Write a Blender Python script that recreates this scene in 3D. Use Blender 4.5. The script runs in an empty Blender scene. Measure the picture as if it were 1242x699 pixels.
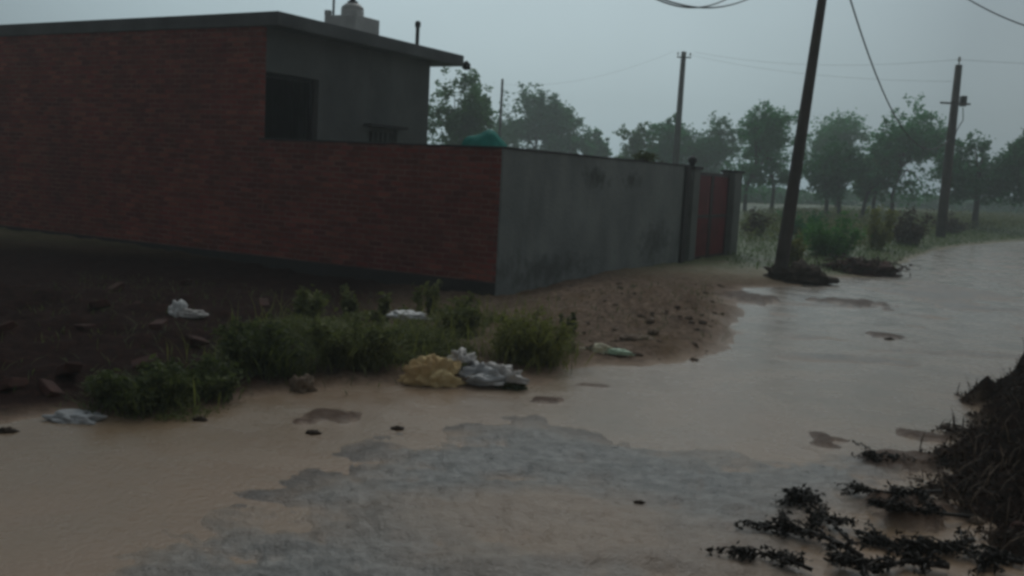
import bpy, bmesh, math, random
import numpy as np
from mathutils import Vector, Matrix
random.seed(7); RNG = np.random.default_rng(7)
S = bpy.context.scene
COL = S.collection
rad = math.radians

# ------------------------------------------------------------------ camera
F, PITCH, ROLL, CAMH = 1188.1, 0.1150, 0.0524, 1.6
W0, H0 = 1242, 699
cp, sp, cr, sr = math.cos(PITCH), math.sin(PITCH), math.cos(ROLL), math.sin(ROLL)
FWD = Vector((0, cp, -sp)); R0 = Vector((1, 0, 0)); U0 = Vector((0, sp, cp))
RT = R0*cr + U0*sr; UP = U0*cr - R0*sr
cd = bpy.data.cameras.new('camera'); co = bpy.data.objects.new('camera', cd); COL.objects.link(co)
cd.sensor_width = 36; cd.lens = F/W0*36; cd.clip_end = 3000; cd.clip_start = 0.05
co.matrix_world = Matrix(((RT.x, UP.x, -FWD.x, 0), (RT.y, UP.y, -FWD.y, 0), (RT.z, UP.z, -FWD.z, CAMH), (0, 0, 0, 1)))
S.camera = co

def ray(px, py): return RT*((px-W0/2)/F) - UP*((py-H0/2)/F) + FWD
def gp(px, py, z=0.0):                       # where a sight line meets the height z
    d = ray(px, py); t = (z-CAMH)/d.z
    return Vector((d.x*t, d.y*t, z))
def dp(px, py, Y):                           # a point Y metres ahead
    d = ray(px, py); t = Y/d.y
    return Vector((d.x*t, Y, CAMH+d.z*t))

# ------------------------------------------------------------------ numpy noise
def _h(i, j, s):
    n = (i.astype(np.int64)*374761393 + j.astype(np.int64)*668265263 + s*974634777) & 0x7fffffff
    n = ((n ^ (n >> 13))*1274126177) & 0x7fffffff
    n = (n ^ (n >> 16)) & 0xffff
    return n/65535.0
def vn(x, y, s=0):
    i = np.floor(x); j = np.floor(y); u = x-i; v = y-j
    u = u*u*(3-2*u); v = v*v*(3-2*v)
    a = _h(i, j, s); b = _h(i+1, j, s); c = _h(i, j+1, s); d = _h(i+1, j+1, s)
    return (a*(1-u)+b*u)*(1-v) + (c*(1-u)+d*u)*v
def fbm(x, y, s=0, o=4):
    r = 0; a = 0.5; t = 0
    for k in range(o):
        r = r + a*vn(x*2**k, y*2**k, s+k*17); t += a; a *= 0.5
    return r/t - 0.5
def sstep(a, b, x):
    t = np.clip((x-a)/(b-a), 0, 1); return t*t*(3-2*t)
def poly_sd(x, y, pts):                      # signed distance, positive inside
    d = np.full(x.shape, 1e9); ins = np.zeros(x.shape, bool)
    n = len(pts)
    for k in range(n):
        ax, ay = pts[k]; bx, by = pts[(k+1) % n]
        ex, ey = bx-ax, by-ay
        t = np.clip(((x-ax)*ex+(y-ay)*ey)/(ex*ex+ey*ey+1e-12), 0, 1)
        d = np.minimum(d, (x-ax-t*ex)**2+(y-ay-t*ey)**2)
        c = ((ay > y) != (by > y)) & (x < (bx-ax)*(y-ay)/((by-ay) if by != ay else 1e-9)+ax)
        ins ^= c
    d = np.sqrt(d)
    return np.where(ins, d, -d)
def G2(l): return [tuple(gp(*p)[:2]) for p in l]

# ------------------------------------------------------------------ object helpers
def props(o, label=None, cat=None, group=None, kind=None):
    if label: o['label'] = label
    if cat: o['category'] = cat
    if group: o['group'] = group
    if kind: o['kind'] = kind
    return o
def empty(name, loc, label, cat, group=None, rz=0):
    o = bpy.data.objects.new(name, None); COL.objects.link(o)
    o.location = loc; o.rotation_euler = (0, 0, rz); o.empty_display_size = .2
    return props(o, label, cat, group)
def link(name, me, mat, parent=None, smooth=False):
    if mat is not None and not me.materials: me.materials.append(mat)
    if smooth:
        me.polygons.foreach_set('use_smooth', [True]*len(me.polygons))
    o = bpy.data.objects.new(name, me); COL.objects.link(o)
    if parent: o.parent = parent
    return o
class MB:
    def __init__(s): s.b = bmesh.new()
    def box(s, a, c, bev=0.0, rot=None):
        a = Vector(a); c = Vector(c); m = (a+c)/2; d = c-a
        M = Matrix.Translation(m)
        if rot is not None: M = M @ rot
        M = M @ Matrix.Diagonal((d.x, d.y, d.z, 1))
        r = bmesh.ops.create_cube(s.b, size=1, matrix=M)
        if bev > 0:
            es = list({e for v in r['verts'] for e in v.link_edges})
            bmesh.ops.bevel(s.b, geom=es, offset=bev, segments=2, affect='EDGES', profile=0.6)
        return s
    def tube(s, pts, rads, n=8, cap=True):
        pts = [Vector(p) for p in pts]
        if not hasattr(rads, '__len__'): rads = [rads]*len(pts)
        rings = []
        nx = None
        for i, p in enumerate(pts):
            t = (pts[min(i+1, len(pts)-1)] - pts[max(i-1, 0)]).normalized()
            if nx is None:
                nx = t.cross(Vector((0, 1, 0.01)) if abs(t.y) < .9 else Vector((1, 0, 0))).normalized()
            else:
                nx = (nx - t*nx.dot(t)).normalized()
            ny = t.cross(nx)
            rings.append([s.b.verts.new(p + (nx*math.cos(2*math.pi*k/n)+ny*math.sin(2*math.pi*k/n))*rads[i]) for k in range(n)])
        for a, b in zip(rings, rings[1:]):
            for k in range(n):
                s.b.faces.new((a[k], a[(k+1) % n], b[(k+1) % n], b[k]))
        if cap:
            s.b.faces.new(rings[0][::-1]); s.b.faces.new(rings[-1])
        return s
    def lathe(s, prof, n=24, c=(0, 0, 0)):
        rings = [[s.b.verts.new((c[0]+r*math.cos(2*math.pi*k/n), c[1]+r*math.sin(2*math.pi*k/n), c[2]+z)) for k in range(n)] for r, z in prof]
        for a, b in zip(rings, rings[1:]):
            for k in range(n): s.b.faces.new((a[k], a[(k+1) % n], b[(k+1) % n], b[k]))
        s.b.faces.new(rings[0][::-1]); s.b.faces.new(rings[-1])
        return s
    def done(s, name, mat, parent=None, smooth=False):
        me = bpy.data.meshes.new(name); bmesh.ops.recalc_face_normals(s.b, faces=s.b.faces[:])
        s.b.to_mesh(me); s.b.free()
        return link(name, me, mat, parent, smooth)
def quads(name, V, mat, parent=None):        # V: (n,4,3) loose leaf faces
    n = len(V); me = bpy.data.meshes.new(name)
    me.vertices.add(n*4); me.vertices.foreach_set('co', np.asarray(V, np.float32).ravel())
    me.loops.add(n*4); me.loops.foreach_set('vertex_index', np.arange(n*4, dtype=np.int32))
    me.polygons.add(n); me.polygons.foreach_set('loop_start', np.arange(n, dtype=np.int32)*4)
    me.update(); me.validate()
    return link(name, me, mat, parent)

# ------------------------------------------------------------------ materials
def mat(name):
    m = bpy.data.materials.new(name); m.use_nodes = True
    nt = m.node_tree; b = nt.nodes['Principled BSDF']
    return m, nt, b
def nd(nt, t, **k):
    n = nt.nodes.new(t)
    for a, v in k.items():
        if a.startswith('i_'): n.inputs[a[2:].replace('_', ' ')].default_value = v
        else: setattr(n, a, v)
    return n
def ramp(nt, fac, stops):
    r = nt.nodes.new('ShaderNodeValToRGB'); e = r.color_ramp.elements
    while len(e) < len(stops): e.new(0.5)
    for k, (p, c) in zip(e, stops):
        k.position = p; k.color = tuple(c)+(1,) if len(c) == 3 else c
    nt.links.new(fac, r.inputs[0]); return r.outputs[0]
def mixc(nt, fac, a, b, mode='MIX'):
    m = nt.nodes.new('ShaderNodeMix'); m.data_type = 'RGBA'; m.blend_type = mode
    def put(i, v):
        if isinstance(v, bpy.types.NodeSocket): nt.links.new(v, m.inputs[i])
        elif i == 0: m.inputs[0].default_value = v
        else: m.inputs[i].default_value = tuple(v)+(1,)
    put(0, fac); put(6, a); put(7, b); return m.outputs[2]
def noise(nt, vec, scale, detail=4, rough=.55):
    n = nt.nodes.new('ShaderNodeTexNoise'); n.inputs['Scale'].default_value = scale
    n.inputs['Detail'].default_value = detail; n.inputs['Roughness'].default_value = rough
    if vec is not None: nt.links.new(vec, n.inputs['Vector'])
    return n.outputs['Fac']
def bump(nt, b, h, strength, dist):
    n = nt.nodes.new('ShaderNodeBump'); n.inputs['Strength'].default_value = strength; n.inputs['Distance'].default_value = dist
    nt.links.new(h, n.inputs['Height']); nt.links.new(n.outputs[0], b.inputs['Normal'])
def objco(nt): return nt.nodes.new('ShaderNodeTexCoord').outputs['Object']
def plain(name, c, c2=None, rough=.6, scale=4.0, bstr=.2, bdist=.01, bscale=None, metal=0.0, spec=.22, rnd=0.0):
    m, nt, b = mat(name); oc = objco(nt)
    c2 = c2 or tuple(x*.6 for x in c)
    f = noise(nt, oc, scale, 5)
    colr = ramp(nt, f, [(.3, c2), (.7, c)])
    nt.links.new(colr, b.inputs['Base Color'])
    b.inputs['Roughness'].default_value = rough; b.inputs['Metallic'].default_value = metal
    b.inputs['Specular IOR Level'].default_value = spec
    if bstr > 0: bump(nt, b, noise(nt, oc, bscale or scale*6, 4), bstr, bdist)
    return m
def leafmat(name, lo, hi, rough=.6, scale=2.0, spec=.10, trans=0.0):
    m, nt, b = mat(name)
    g = nt.nodes.new('ShaderNodeNewGeometry')
    colr = ramp(nt, g.outputs['Random Per Island'], [(0, lo), (1, hi)])
    f = noise(nt, objco(nt), scale, 2)
    colr = mixc(nt, f, tuple(x*1.15 for x in lo), colr)
    nt.links.new(colr, b.inputs['Base Color']); b.inputs['Roughness'].default_value = rough
    b.inputs['Specular IOR Level'].default_value = spec
    if trans > 0:
        tr_ = nt.nodes.new('ShaderNodeBsdfTranslucent'); nt.links.new(mixc(nt, 1.0, colr, (1.25, 1.35, .85), 'MULTIPLY'), tr_.inputs['Color'])
        ms = nt.nodes.new('ShaderNodeMixShader'); ms.inputs[0].default_value = trans
        nt.links.new(b.outputs[0], ms.inputs[1]); nt.links.new(tr_.outputs[0], ms.inputs[2])
        nt.links.new(ms.outputs[0], nt.nodes['Material Output'].inputs['Surface'])
    return m
def brickmat(name):
    m, nt, b = mat(name); oc = objco(nt)
    sx = nt.nodes.new('ShaderNodeSeparateXYZ'); nt.links.new(oc, sx.inputs[0])
    ad = nt.nodes.new('ShaderNodeMath'); ad.operation = 'ADD'; nt.links.new(sx.outputs[0], ad.inputs[0]); nt.links.new(sx.outputs[1], ad.inputs[1])
    cx = nt.nodes.new('ShaderNodeCombineXYZ'); nt.links.new(ad.outputs[0], cx.inputs[0]); nt.links.new(sx.outputs[2], cx.inputs[1])
    bt = nt.nodes.new('ShaderNodeTexBrick'); jt = nd(nt, 'ShaderNodeTexNoise'); jt.inputs['Scale'].default_value = 6; jt.inputs['Detail'].default_value = 3; nt.links.new(oc, jt.inputs['Vector'])
    jo = nd(nt, 'ShaderNodeVectorMath', operation='MULTIPLY_ADD'); nt.links.new(jt.outputs['Color'], jo.inputs[0]); jo.inputs[1].default_value = (.035, .028, 0); nt.links.new(cx.outputs[0], jo.inputs[2])
    nt.links.new(jo.outputs[0], bt.inputs['Vector'])
    bt.inputs['Scale'].default_value = 1; bt.inputs['Brick Width'].default_value = .235; bt.inputs['Row Height'].default_value = .08
    bt.inputs['Mortar Size'].default_value = .013; bt.inputs['Mortar Smooth'].default_value = .3; bt.inputs['Bias'].default_value = 0
    bt.inputs['Color1'].default_value = (0, 0, 0, 1); bt.inputs['Color2'].default_value = (1, 1, 1, 1); bt.inputs['Mortar'].default_value = (.5, .5, .5, 1)
    per = ramp(nt, bt.outputs['Color'], [(0, (.13, .022, .023)), (.35, (.22, .036, .033)), (.7, (.28, .050, .042)), (1, (.42, .12, .09))])
    big = noise(nt, oc, .55, 3); mid = noise(nt, oc, 2.2, 4)
    c = mixc(nt, ramp(nt, mid, [(.35, (0, 0, 0)), (.75, (.55, .55, .55))]), per, (.17, .065, .028))
    c = mixc(nt, ramp(nt, big, [(.40, (0, 0, 0)), (.7, (.6, .6, .6))]), c, (.085, .022, .022))
    fine = noise(nt, oc, 14, 3)
    c = mixc(nt, ramp(nt, fine, [(.58, (0, 0, 0)), (.74, (.6, .6, .6))]), c, (.30, .17, .13))
    c = mixc(nt, bt.outputs['Fac'], c, mixc(nt, ramp(nt, noise(nt, oc, 3.5, 4), [(.35, (0, 0, 0)), (.65, (1, 1, 1))]), (.13, .055, .045), (.25, .135, .11)))
    nt.links.new(c, b.inputs['Base Color']); b.inputs['Roughness'].default_value = .8; b.inputs['Specular IOR Level'].default_value = .25
    inv = nt.nodes.new('ShaderNodeMath'); inv.operation = 'SUBTRACT'; inv.inputs[0].default_value = 1; nt.links.new(bt.outputs['Fac'], inv.inputs[1])
    ad2 = nt.nodes.new('ShaderNodeMath'); ad2.operation = 'MULTIPLY_ADD'; nt.links.new(fine, ad2.inputs[0]); ad2.inputs[1].default_value = .6; nt.links.new(inv.outputs[0], ad2.inputs[2])
    bump(nt, b, ad2.outputs[0], .8, .012)
    return m
def nd_scale(nt, sck, k):
    n = nd(nt, 'ShaderNodeMath', operation='MULTIPLY'); n.inputs[1].default_value = k; nt.links.new(sck, n.inputs[0]); return n.outputs[0]
def plaster(name, base, dark, stain, rough=.75, patch=False):
    m, nt, b = mat(name); oc = objco(nt)
    mp = nd(nt, 'ShaderNodeMapping'); nt.links.new(oc, mp.inputs[0]); mp.inputs['Scale'].default_value = (.8, .8, .40)
    c = ramp(nt, noise(nt, oc, 1.3, 5), [(.3, dark), (.7, base)])
    st = noise(nt, mp.outputs[0], 1.8, 5, .6)                       # rain runs
    c = mixc(nt, ramp(nt, st, [(.50, (0, 0, 0)), (.80, (.55, .55, .55))]), c, stain)
    c = mixc(nt, ramp(nt, noise(nt, oc, 26, 3), [(.55, (0, 0, 0)), (.8, (.4, .4, .4))]), c, tuple(x*.55 for x in base))
    if patch:                                                        # worn dark smears high on the wall, darker patches near its foot
        for (y0, z0, ry, rz_, dk) in ((2.95, 1.62, .75, .24, .035), (4.35, 1.62, .55, .20, .04), (5.6, .5, 1.2, .5, .06), (1.4, .25, 2.2, .35, .07)):
            mp2 = nd(nt, 'ShaderNodeMapping', vector_type='POINT'); nt.links.new(oc, mp2.inputs[0])
            mp2.inputs['Location'].default_value = (0, -y0/ry, -z0/rz_); mp2.inputs['Scale'].default_value = (0, 1/ry, 1/rz_)
            ln = nd(nt, 'ShaderNodeVectorMath', operation='LENGTH'); nt.links.new(mp2.outputs[0], ln.inputs[0])
            ad_ = nd(nt, 'ShaderNodeMath', operation='MULTIPLY_ADD'); nt.links.new(noise(nt, oc, 5, 5, .65), ad_.inputs[0]); ad_.inputs[1].default_value = 2.6; nt.links.new(ln.outputs['Value'], ad_.inputs[2])
            c = mixc(nt, ramp(nt, nd_scale(nt, ad_.outputs[0], .4), [(.55, (.75, .75, .75)), (.85, (0, 0, 0))]), c, (dk, dk*1.1, dk*1.1))
    nt.links.new(c, b.inputs['Base Color']); b.inputs['Roughness'].default_value = rough; b.inputs['Specular IOR Level'].default_value = .2
    bump(nt, b, noise(nt, oc, 18, 6), .6, .02)
    return m

M = {}
M['brick'] = brickmat('red brick')
M['plaster'] = plaster('wet grey plaster', (.235, .27, .265), (.165, .19, .19), (.085, .095, .10))
M['boundary_plaster'] = plaster('patchy boundary plaster', (.255, .29, .285), (.165, .19, .19), (.10, .112, .115), patch=True)
M['house_plaster'] = plaster('house plaster', (.15, .165, .16), (.10, .11, .112), (.07, .076, .08))
M['plinth'] = plaster('dark cement plinth', (.045, .045, .045), (.028, .028, .029), (.02, .02, .02))
M['slab'] = plaster('roof concrete', (.15, .165, .17), (.08, .09, .095), (.06, .066, .07))
M['pillar'] = plaster('pillar plaster', (.19, .21, .20), (.12, .135, .13), (.07, .08, .08))
M['dark'] = plain('dark metal', (.028, .03, .032), rough=.5)
M['interior'] = plain('unlit dark interior plaster', (.03, .03, .03), rough=.9)  # near-black base colour stands in for the darkness of the unlit room
M['gate'] = plain('dark red gate paint', (.20, .014, .023), (.12, .010, .015), rough=.45, scale=2)
M['gate_dark'] = plain('gate frame paint', (.045, .022, .024), rough=.5)
M['tank'] = plain('grey tank plastic', (.55, .58, .58), (.42, .45, .45), rough=.45, bstr=.05)
M['pole'] = plain('weathered pole', (.085, .075, .068), (.045, .04, .037), rough=.75, scale=3)
M['polefar'] = plain('concrete pole', (.11, .11, .11), (.07, .07, .07), rough=.8)
M['wire'] = plain('black cable', (.03, .03, .03), rough=.6, bstr=0)
M['teal'] = plain('teal tarpaulin', (.02, .30, .25), (.012, .20, .17), rough=.6, scale=3, spec=.08)
M['bark'] = plain('bark', (.06, .05, .04), (.03, .026, .022), rough=.85, scale=8, bstr=.6, bdist=.02)
M['leafA'] = leafmat('tree leaves', (.035, .16, .075), (.095, .36, .17), trans=.5)
M['leafB'] = leafmat('tree leaves dark', (.030, .12, .062), (.078, .26, .135), trans=.45)
M['leafC'] = leafmat('tree leaves olive', (.05, .13, .055), (.12, .29, .11), trans=.5)
M['weed'] = leafmat('weed leaves', (.07, .088, .038), (.33, .35, .16), trans=.3)
M['weedlight'] = leafmat('bright weed leaves', (.12, .13, .05), (.30, .31, .12), trans=.4)
M['grass'] = leafmat('verge grass', (.06, .095, .035), (.13, .20, .075), trans=.4)
M['weeddark'] = leafmat('dark weed leaves', (.045, .062, .030), (.20, .235, .10), trans=.3)
M['dry'] = leafmat('dry brown twigs', (.05, .036, .026), (.14, .10, .065))
M['litter'] = leafmat('wet leaf litter', (.022, .013, .009), (.065, .036, .024))
M['wetleaf'] = leafmat('black wet leaves', (.012, .011, .009), (.034, .029, .022), rough=.5)
M['wetbark'] = plain('wet black bark', (.028, .024, .020), (.014, .012, .010), rough=.45, scale=10)
M['white'] = plain('white plastic film', (.80, .82, .82), (.62, .65, .66), rough=.35, scale=8, bstr=.4)
M['dirtywhite'] = plain('muddy white plastic', (.70, .70, .69), (.30, .28, .26), rough=.4, scale=6, bstr=.4)
M['bluewhite'] = plain('bluish plastic film', (.52, .55, .57), (.22, .23, .24), rough=.35, scale=6, bstr=.4)
M['tan'] = plain('tan woven sack', (.72, .60, .33), (.50, .33, .16), rough=.8, scale=5, bstr=.5, bscale=60)
M['cream'] = plain('cream plastic', (.80, .78, .60), (.65, .62, .46), rough=.4, scale=6)
M['palegreen'] = plain('pale green plastic', (.55, .76, .57), (.42, .60, .45), rough=.4, scale=6)
M['stone'] = plain('pale stone', (.22, .17, .12), (.14, .105, .08), rough=.75, scale=8, bstr=.5)
M['clod'] = plain('wet mud clod', (.06, .045, .033), (.03, .022, .017), rough=.7, scale=12, bstr=.8, bdist=.02, spec=.08)
M['mudlump'] = plain('mud lump', (.16, .12, .09), (.08, .06, .045), rough=.8, scale=12, bstr=.8, bdist=.02, spec=.08)
M['rubble'] = plain('broken brick', (.075, .027, .020), (.035, .016, .013), rough=.8, scale=9, bstr=.5)
M['greencloth'] = plain('green plastic scrap', (.06, .22, .12), rough=.5)

# ------------------------------------------------------------------ world: overcast dusk, brighter ahead, unseen sky behind darkened to dim camera-facing walls
w = bpy.data.worlds.new('World'); S.world = w; w.use_nodes = True
nt = w.node_tree; bg = nt.nodes['Background']
SUN_EL, SUN_AZ = rad(48), rad(8)
sky = nd(nt, 'ShaderNodeTexSky', sky_type='NISHITA'); sky.sun_disc = False
sky.sun_elevation = SUN_EL; sky.sun_rotation = SUN_AZ; sky.dust_density = 6; sky.air_density = 1.2
tc = nt.nodes.new('ShaderNodeTexCoord'); D = tc.outputs['Generated']
dot = nd(nt, 'ShaderNodeVectorMath', operation='DOT_PRODUCT'); nt.links.new(D, dot.inputs[0])
bv = Vector((-.06, .985, .20)).normalized(); dot.inputs[1].default_value = bv
grad = ramp(nt, dot.outputs['Value'], [(0.0, (.80, .83, .82)), (.30, (2.75, 2.95, 2.95)), (.70, (2.3, 2.65, 2.8)), (.89, (2.1, 2.75, 3.1)), (.96, (3.4, 4.45, 4.9)), (1.0, (4.1, 5.3, 5.8))])
for e in nt.nodes:
    pass
# the ramp clamps at 1: scale afterwards
for n in nt.nodes:
    if n.type == 'VALTORGB':
        for e in n.color_ramp.elements: e.color = tuple(x/10 for x in e.color[:3])+(1,)
clouds = ramp(nt, noise(nt, D, 2.2, 4), [(.3, (.92, .92, .92)), (.7, (1.05, 1.05, 1.05))])
sc = nd(nt, 'ShaderNodeVectorMath', operation='SCALE'); nt.links.new(grad, sc.inputs[0]); sc.inputs['Scale'].default_value = 10.0
oc = mixc(nt, 1.0, sc.outputs[0], clouds, 'MULTIPLY')
fin = mixc(nt, .93, sky.outputs[0], oc)
nt.links.new(fin, bg.inputs['Color']); bg.inputs['Strength'].default_value = 0.112

sl = bpy.data.lights.new('sun', 'SUN'); sl.energy = .5; sl.angle = rad(40); sl.color = (1, .97, .93)
so = bpy.data.objects.new('sun', sl); COL.objects.link(so)
sd = Vector((math.sin(SUN_AZ)*math.cos(SUN_EL), math.cos(SUN_AZ)*math.cos(SUN_EL), math.sin(SUN_EL)))
so.rotation_euler = sd.to_track_quat('Z', 'Y').to_euler(); so.location = (0, 0, 20)

# ------------------------------------------------------------------ plan of the plot
YAW = .519
vx, vy = math.sin(YAW), math.cos(YAW)
Vd = Vector((vx, vy, 0)); Ud = Vector((-vy, vx, 0))     # Vd: along the grey wall, Ud: along the brick wall
CORN = Vector((-.195, 13.126, 0)); HB = CORN + Ud*4.419
WTOP = 1.935

# ------------------------------------------------------------------ ground
LEFTLAND = G2([(-700, 640), (-200, 545), (0, 519), (60, 511), (130, 512), (200, 509), (240, 503), (290, 491), (360, 481), (430, 474), (500, 470), (560, 474),
               (630, 469), (690, 456), (740, 449), (800, 446), (850, 441), (878, 428), (888, 405), (890, 380), (885, 362), (905, 350), (945, 349),
               (1000, 344), (1020, 338), (1080, 336), (1090, 322), (1130, 306), (1180, 297), (1300, 289), (1500, 280)])
pts = LEFTLAND + [(200, 90), (300, 400), (-300, 400), (-60, 3)]
LEFTLAND = pts
RIGHTLAND = G2([(1500, 470), (1300, 452), (1242, 462), (1205, 470), (1178, 480), (1172, 498), (1150, 515), (1135, 545), (1138, 580), (1120, 605), (1150, 640), (1190, 665), (1230, 690), (1300, 760), (1500, 800)]) + [(9, 3), (14, 9)]
GRAVEL = G2([(-260, 780), (60, 712), (150, 650), (235, 618), (300, 596), (350, 578), (400, 556), (440, 535), (520, 518), (600, 500), (650, 502), (730, 520), (830, 538),
             (900, 545), (1000, 541), (1090, 533), (1128, 556), (1110, 600), (1010, 640), (960, 700), (1000, 820), (700, 1000), (200, 1000)])
SILT = gp(690, 655)
UPROAD = G2([(900, 440), (890, 375), (940, 352), (1040, 345), (1242, 292), (1600, 300), (1500, 440), (1242, 452), (1150, 470), (1040, 455)])
def ell(px0, px1, py, hpx, z):               # low bar in the water: photo extents -> ground ellipse
    a = gp(px0, py); b = gp(px1, py); c = (a+b)/2; d0 = gp((px0+px1)/2, py-hpx); d1 = gp((px0+px1)/2, py+hpx)
    return (c.x, c.y, (b-a).length/2, abs(d0.y-d1.y)/2, math.atan2(b.y-a.y, b.x-a.x), z)
BARS = [ell(325, 465, 507, 9, .035), ell(330, 400, 512, 6, .03), ell(640, 692, 486, 3, .022), ell(700, 760, 468, 4, .018), ell(1000, 1065, 368, 5, .05),
        ell(1060, 1095, 409, 5, .03), ell(980, 1060, 535, 10, .02), ell(1050, 1140, 562, 9, .05), ell(1080, 1140, 528, 8, .03), ell(1035, 1150, 608, 10, .06), ell(1060, 1180, 632, 9, .07),
        ell(860, 930, 362, 6, .08)]
RHEAP = gp(1395, 520)

def terrain(x, y):
    dL = poly_sd(x, y, LEFTLAND) + fbm(x*2.3, y*2.3, 3)*.45 + fbm(x*7, y*7, 5, 3)*.18
    dR = poly_sd(x, y, RIGHTLAND) + fbm(x*3, y*3, 9)*.5 + fbm(x*9, y*9, 11, 3)*.2
    dG = poly_sd(x, y, GRAVEL) + fbm(x*1.5, y*1.5, 21)*.35 + fbm(x*5, y*7, 23, 4)*.22
    dU = poly_sd(x, y, UPROAD)
    rough = fbm(x*4, y*4, 31, 5)
    fine = fbm(x*16, y*16, 41, 4)
    z = -.03 + rough*.02
    gm = sstep(-.55, .75, dG)
    z = z + gm*(.056 + fbm(x*2.2, y*5.0, 51, 5)*.085 + fine*.034)
    um = sstep(-.6, .8, dU)
    z = z + um*(.024 + fbm(x*.9, y*1.6, 61, 6)*.085)
    for (ex, ey, a, b, th, h) in BARS:
        c, s = math.cos(th), math.sin(th)
        u = ((x-ex)*c+(y-ey)*s)/a; v = (-(x-ex)*s+(y-ey)*c)/b
        r = np.sqrt(u*u+v*v) + fbm(x*4, y*7, 71, 5)*2.4
        z = np.maximum(z, -.02 + (h+.02)*sstep(1.15, .3, r))
    bar = 0*x
    for (ex, ey, a, b, th, h) in BARS:
        c, s = math.cos(th), math.sin(th)
        r = np.hypot(((x-ex)*c+(y-ey)*s)/a, (-(x-ex)*s+(y-ey)*c)/b) + fbm(x*4, y*7, 71, 5)*2.4
        bar = np.maximum(bar, sstep(1.1, .55, r))
    terrain.bar = bar
    lm = sstep(-.18, .42, dL)
    lz = .03 + .05*sstep(.1, 1.2, dL) + rough*.10*sstep(.2, 1, dL) + fine*.03
    lz = lz - .115*sstep(1.9, 3.0, dL)*sstep(17.0, 14.5, y)
    # mud heap by the grey wall and its gate
    hc = gp(800, 385); hr = np.sqrt(((x-hc.x)/1.7)**2 + ((y-hc.y)/3.0)**2)
    lz = lz + sstep(1.25, .1, hr)*(.13 + np.maximum(fbm(x*3.2, y*3.2, 81, 5), 0)*.38 + fbm(x*7, y*7, 82, 5)*.20)
    # brick-red spoil heap in front of the house
    hc = gp(60, 385); hr = np.sqrt(((x-hc.x)/3.0)**2 + ((y-hc.y)/3.2)**2)
    lz = lz + sstep(1.2, .1, hr)*(.16 + fbm(x*1.9, y*1.9, 91, 5)*.42)
    lz = np.where(dL < 2.0, np.maximum(lz, .012 + fine*.006), lz)
    z = z*(1-lm) + lz*lm
    rm = sstep(-.05, .5, dR)
    hr = np.sqrt(((x-RHEAP.x)/1.25)**2 + ((y-RHEAP.y)/1.15)**2)
    rz = .06 + rough*.14 + fine*.05 + sstep(1.25, .0, hr + rough*.55 + fbm(x*2.2, y*2.2, 131, 5)*.8)*.95 + np.abs(fbm(x*5, y*5, 133, 6))*.45
    z = z*(1-rm) + rz*rm
    far = sstep(60, 110, np.sqrt(x*x+y*y))
    z = z*(1-far) + .12*far
    soil = np.clip(lm, 0, 1); 
    return z, lm, rm, gm*(1-lm)*(1-rm), um*(1-lm)*(1-rm), dL, dR, dG

az = np.concatenate([np.arange(-40, 40, .16), np.arange(40, 320, 4.0)])
az = np.radians(az)
rr = [.25]
while rr[-1] < 700: rr.append(rr[-1]*(1.0135 if rr[-1] < 60 else 1.08))
rr = np.array(rr)
A, Rr = np.meshgrid(az, rr); X = Rr*np.sin(A); Yy = Rr*np.cos(A)
Z, lm, rm, gm, um, dL, dR, dG = terrain(X, Yy); BAR = terrain.bar
ni, nj = X.shape
verts = np.stack([X, Yy, Z], -1).reshape(-1, 3)
idx = np.arange(ni*nj).reshape(ni, nj)
nx = np.roll(idx, -1, axis=1)
fa = np.stack([idx[:-1], nx[:-1], nx[1:], idx[1:]], -1).reshape(-1, 4)[:, ::-1]
me = bpy.data.meshes.new('ground')
cen = len(verts)
verts = np.vstack([verts, [[0, 0, -.03]]])
me.vertices.add(len(verts)); me.vertices.foreach_set('co', verts.astype(np.float32).ravel())
tri = np.stack([np.full(nj, cen), nx[0], idx[0]], -1)[:, ::-1]
nl = fa.size+tri.size
me.loops.add(nl); me.loops.foreach_set('vertex_index', np.concatenate([fa.ravel(), tri.ravel()]).astype(np.int32))
ls = np.concatenate([np.arange(len(fa))*4, fa.size+np.arange(nj)*3]).astype(np.int32)
me.polygons.add(len(ls)); me.polygons.foreach_set('loop_start', ls)
me.update(); me.validate()
me.polygons.foreach_set('use_smooth', [True]*len(me.polygons))
# what the ground is made of, spot by spot
farg = sstep(15, 20, Yy)*lm                               # grass verge past the gate
warmth = sstep(-6, -2.5, -X)*0
red = lm*(1-sstep(-2.2, -.6, X))
at = me.color_attributes.new('soil', 'FLOAT_COLOR', 'POINT')
edge = np.exp(-((dG-.12)/.12)**2)*sstep(1.6, .2, X)*sstep(-2.6, -1.0, X)*(1-lm)*(Yy > 4.4)*.75  # dark band painted along the gravel's upper edge in place of step shading
arr = np.zeros((len(verts), 4), np.float32); arr[:-1, 0] = (lm*(1-farg)).ravel(); arr[:-1, 1] = farg.ravel(); arr[:-1, 2] = sstep(-.12, .14, dR).ravel()*(1-lm.ravel()); arr[:-1, 3] = 1
at.data.foreach_set('color', arr.ravel())
at2 = me.color_attributes.new('surface', 'FLOAT_COLOR', 'POINT')
arr2 = np.zeros((len(verts), 4), np.float32); pud = sstep(1.5, .35, np.hypot((X-SILT.x)/1.05, (Yy-SILT.y)/.62) + fbm(X*2, Yy*2.6, 141, 5)*1.1)
gm2 = gm*(1-pud*.80)
gsil = np.maximum(gm2, um*.9)**.7*sstep(-.018, .018, Z+fbm(X*5, Yy*5, 123, 4)*.020)
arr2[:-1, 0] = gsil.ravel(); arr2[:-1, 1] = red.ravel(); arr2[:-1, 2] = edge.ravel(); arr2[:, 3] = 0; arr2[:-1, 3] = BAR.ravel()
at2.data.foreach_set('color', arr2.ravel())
m, nt, b = mat('wet ground'); oc = objco(nt)
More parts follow.
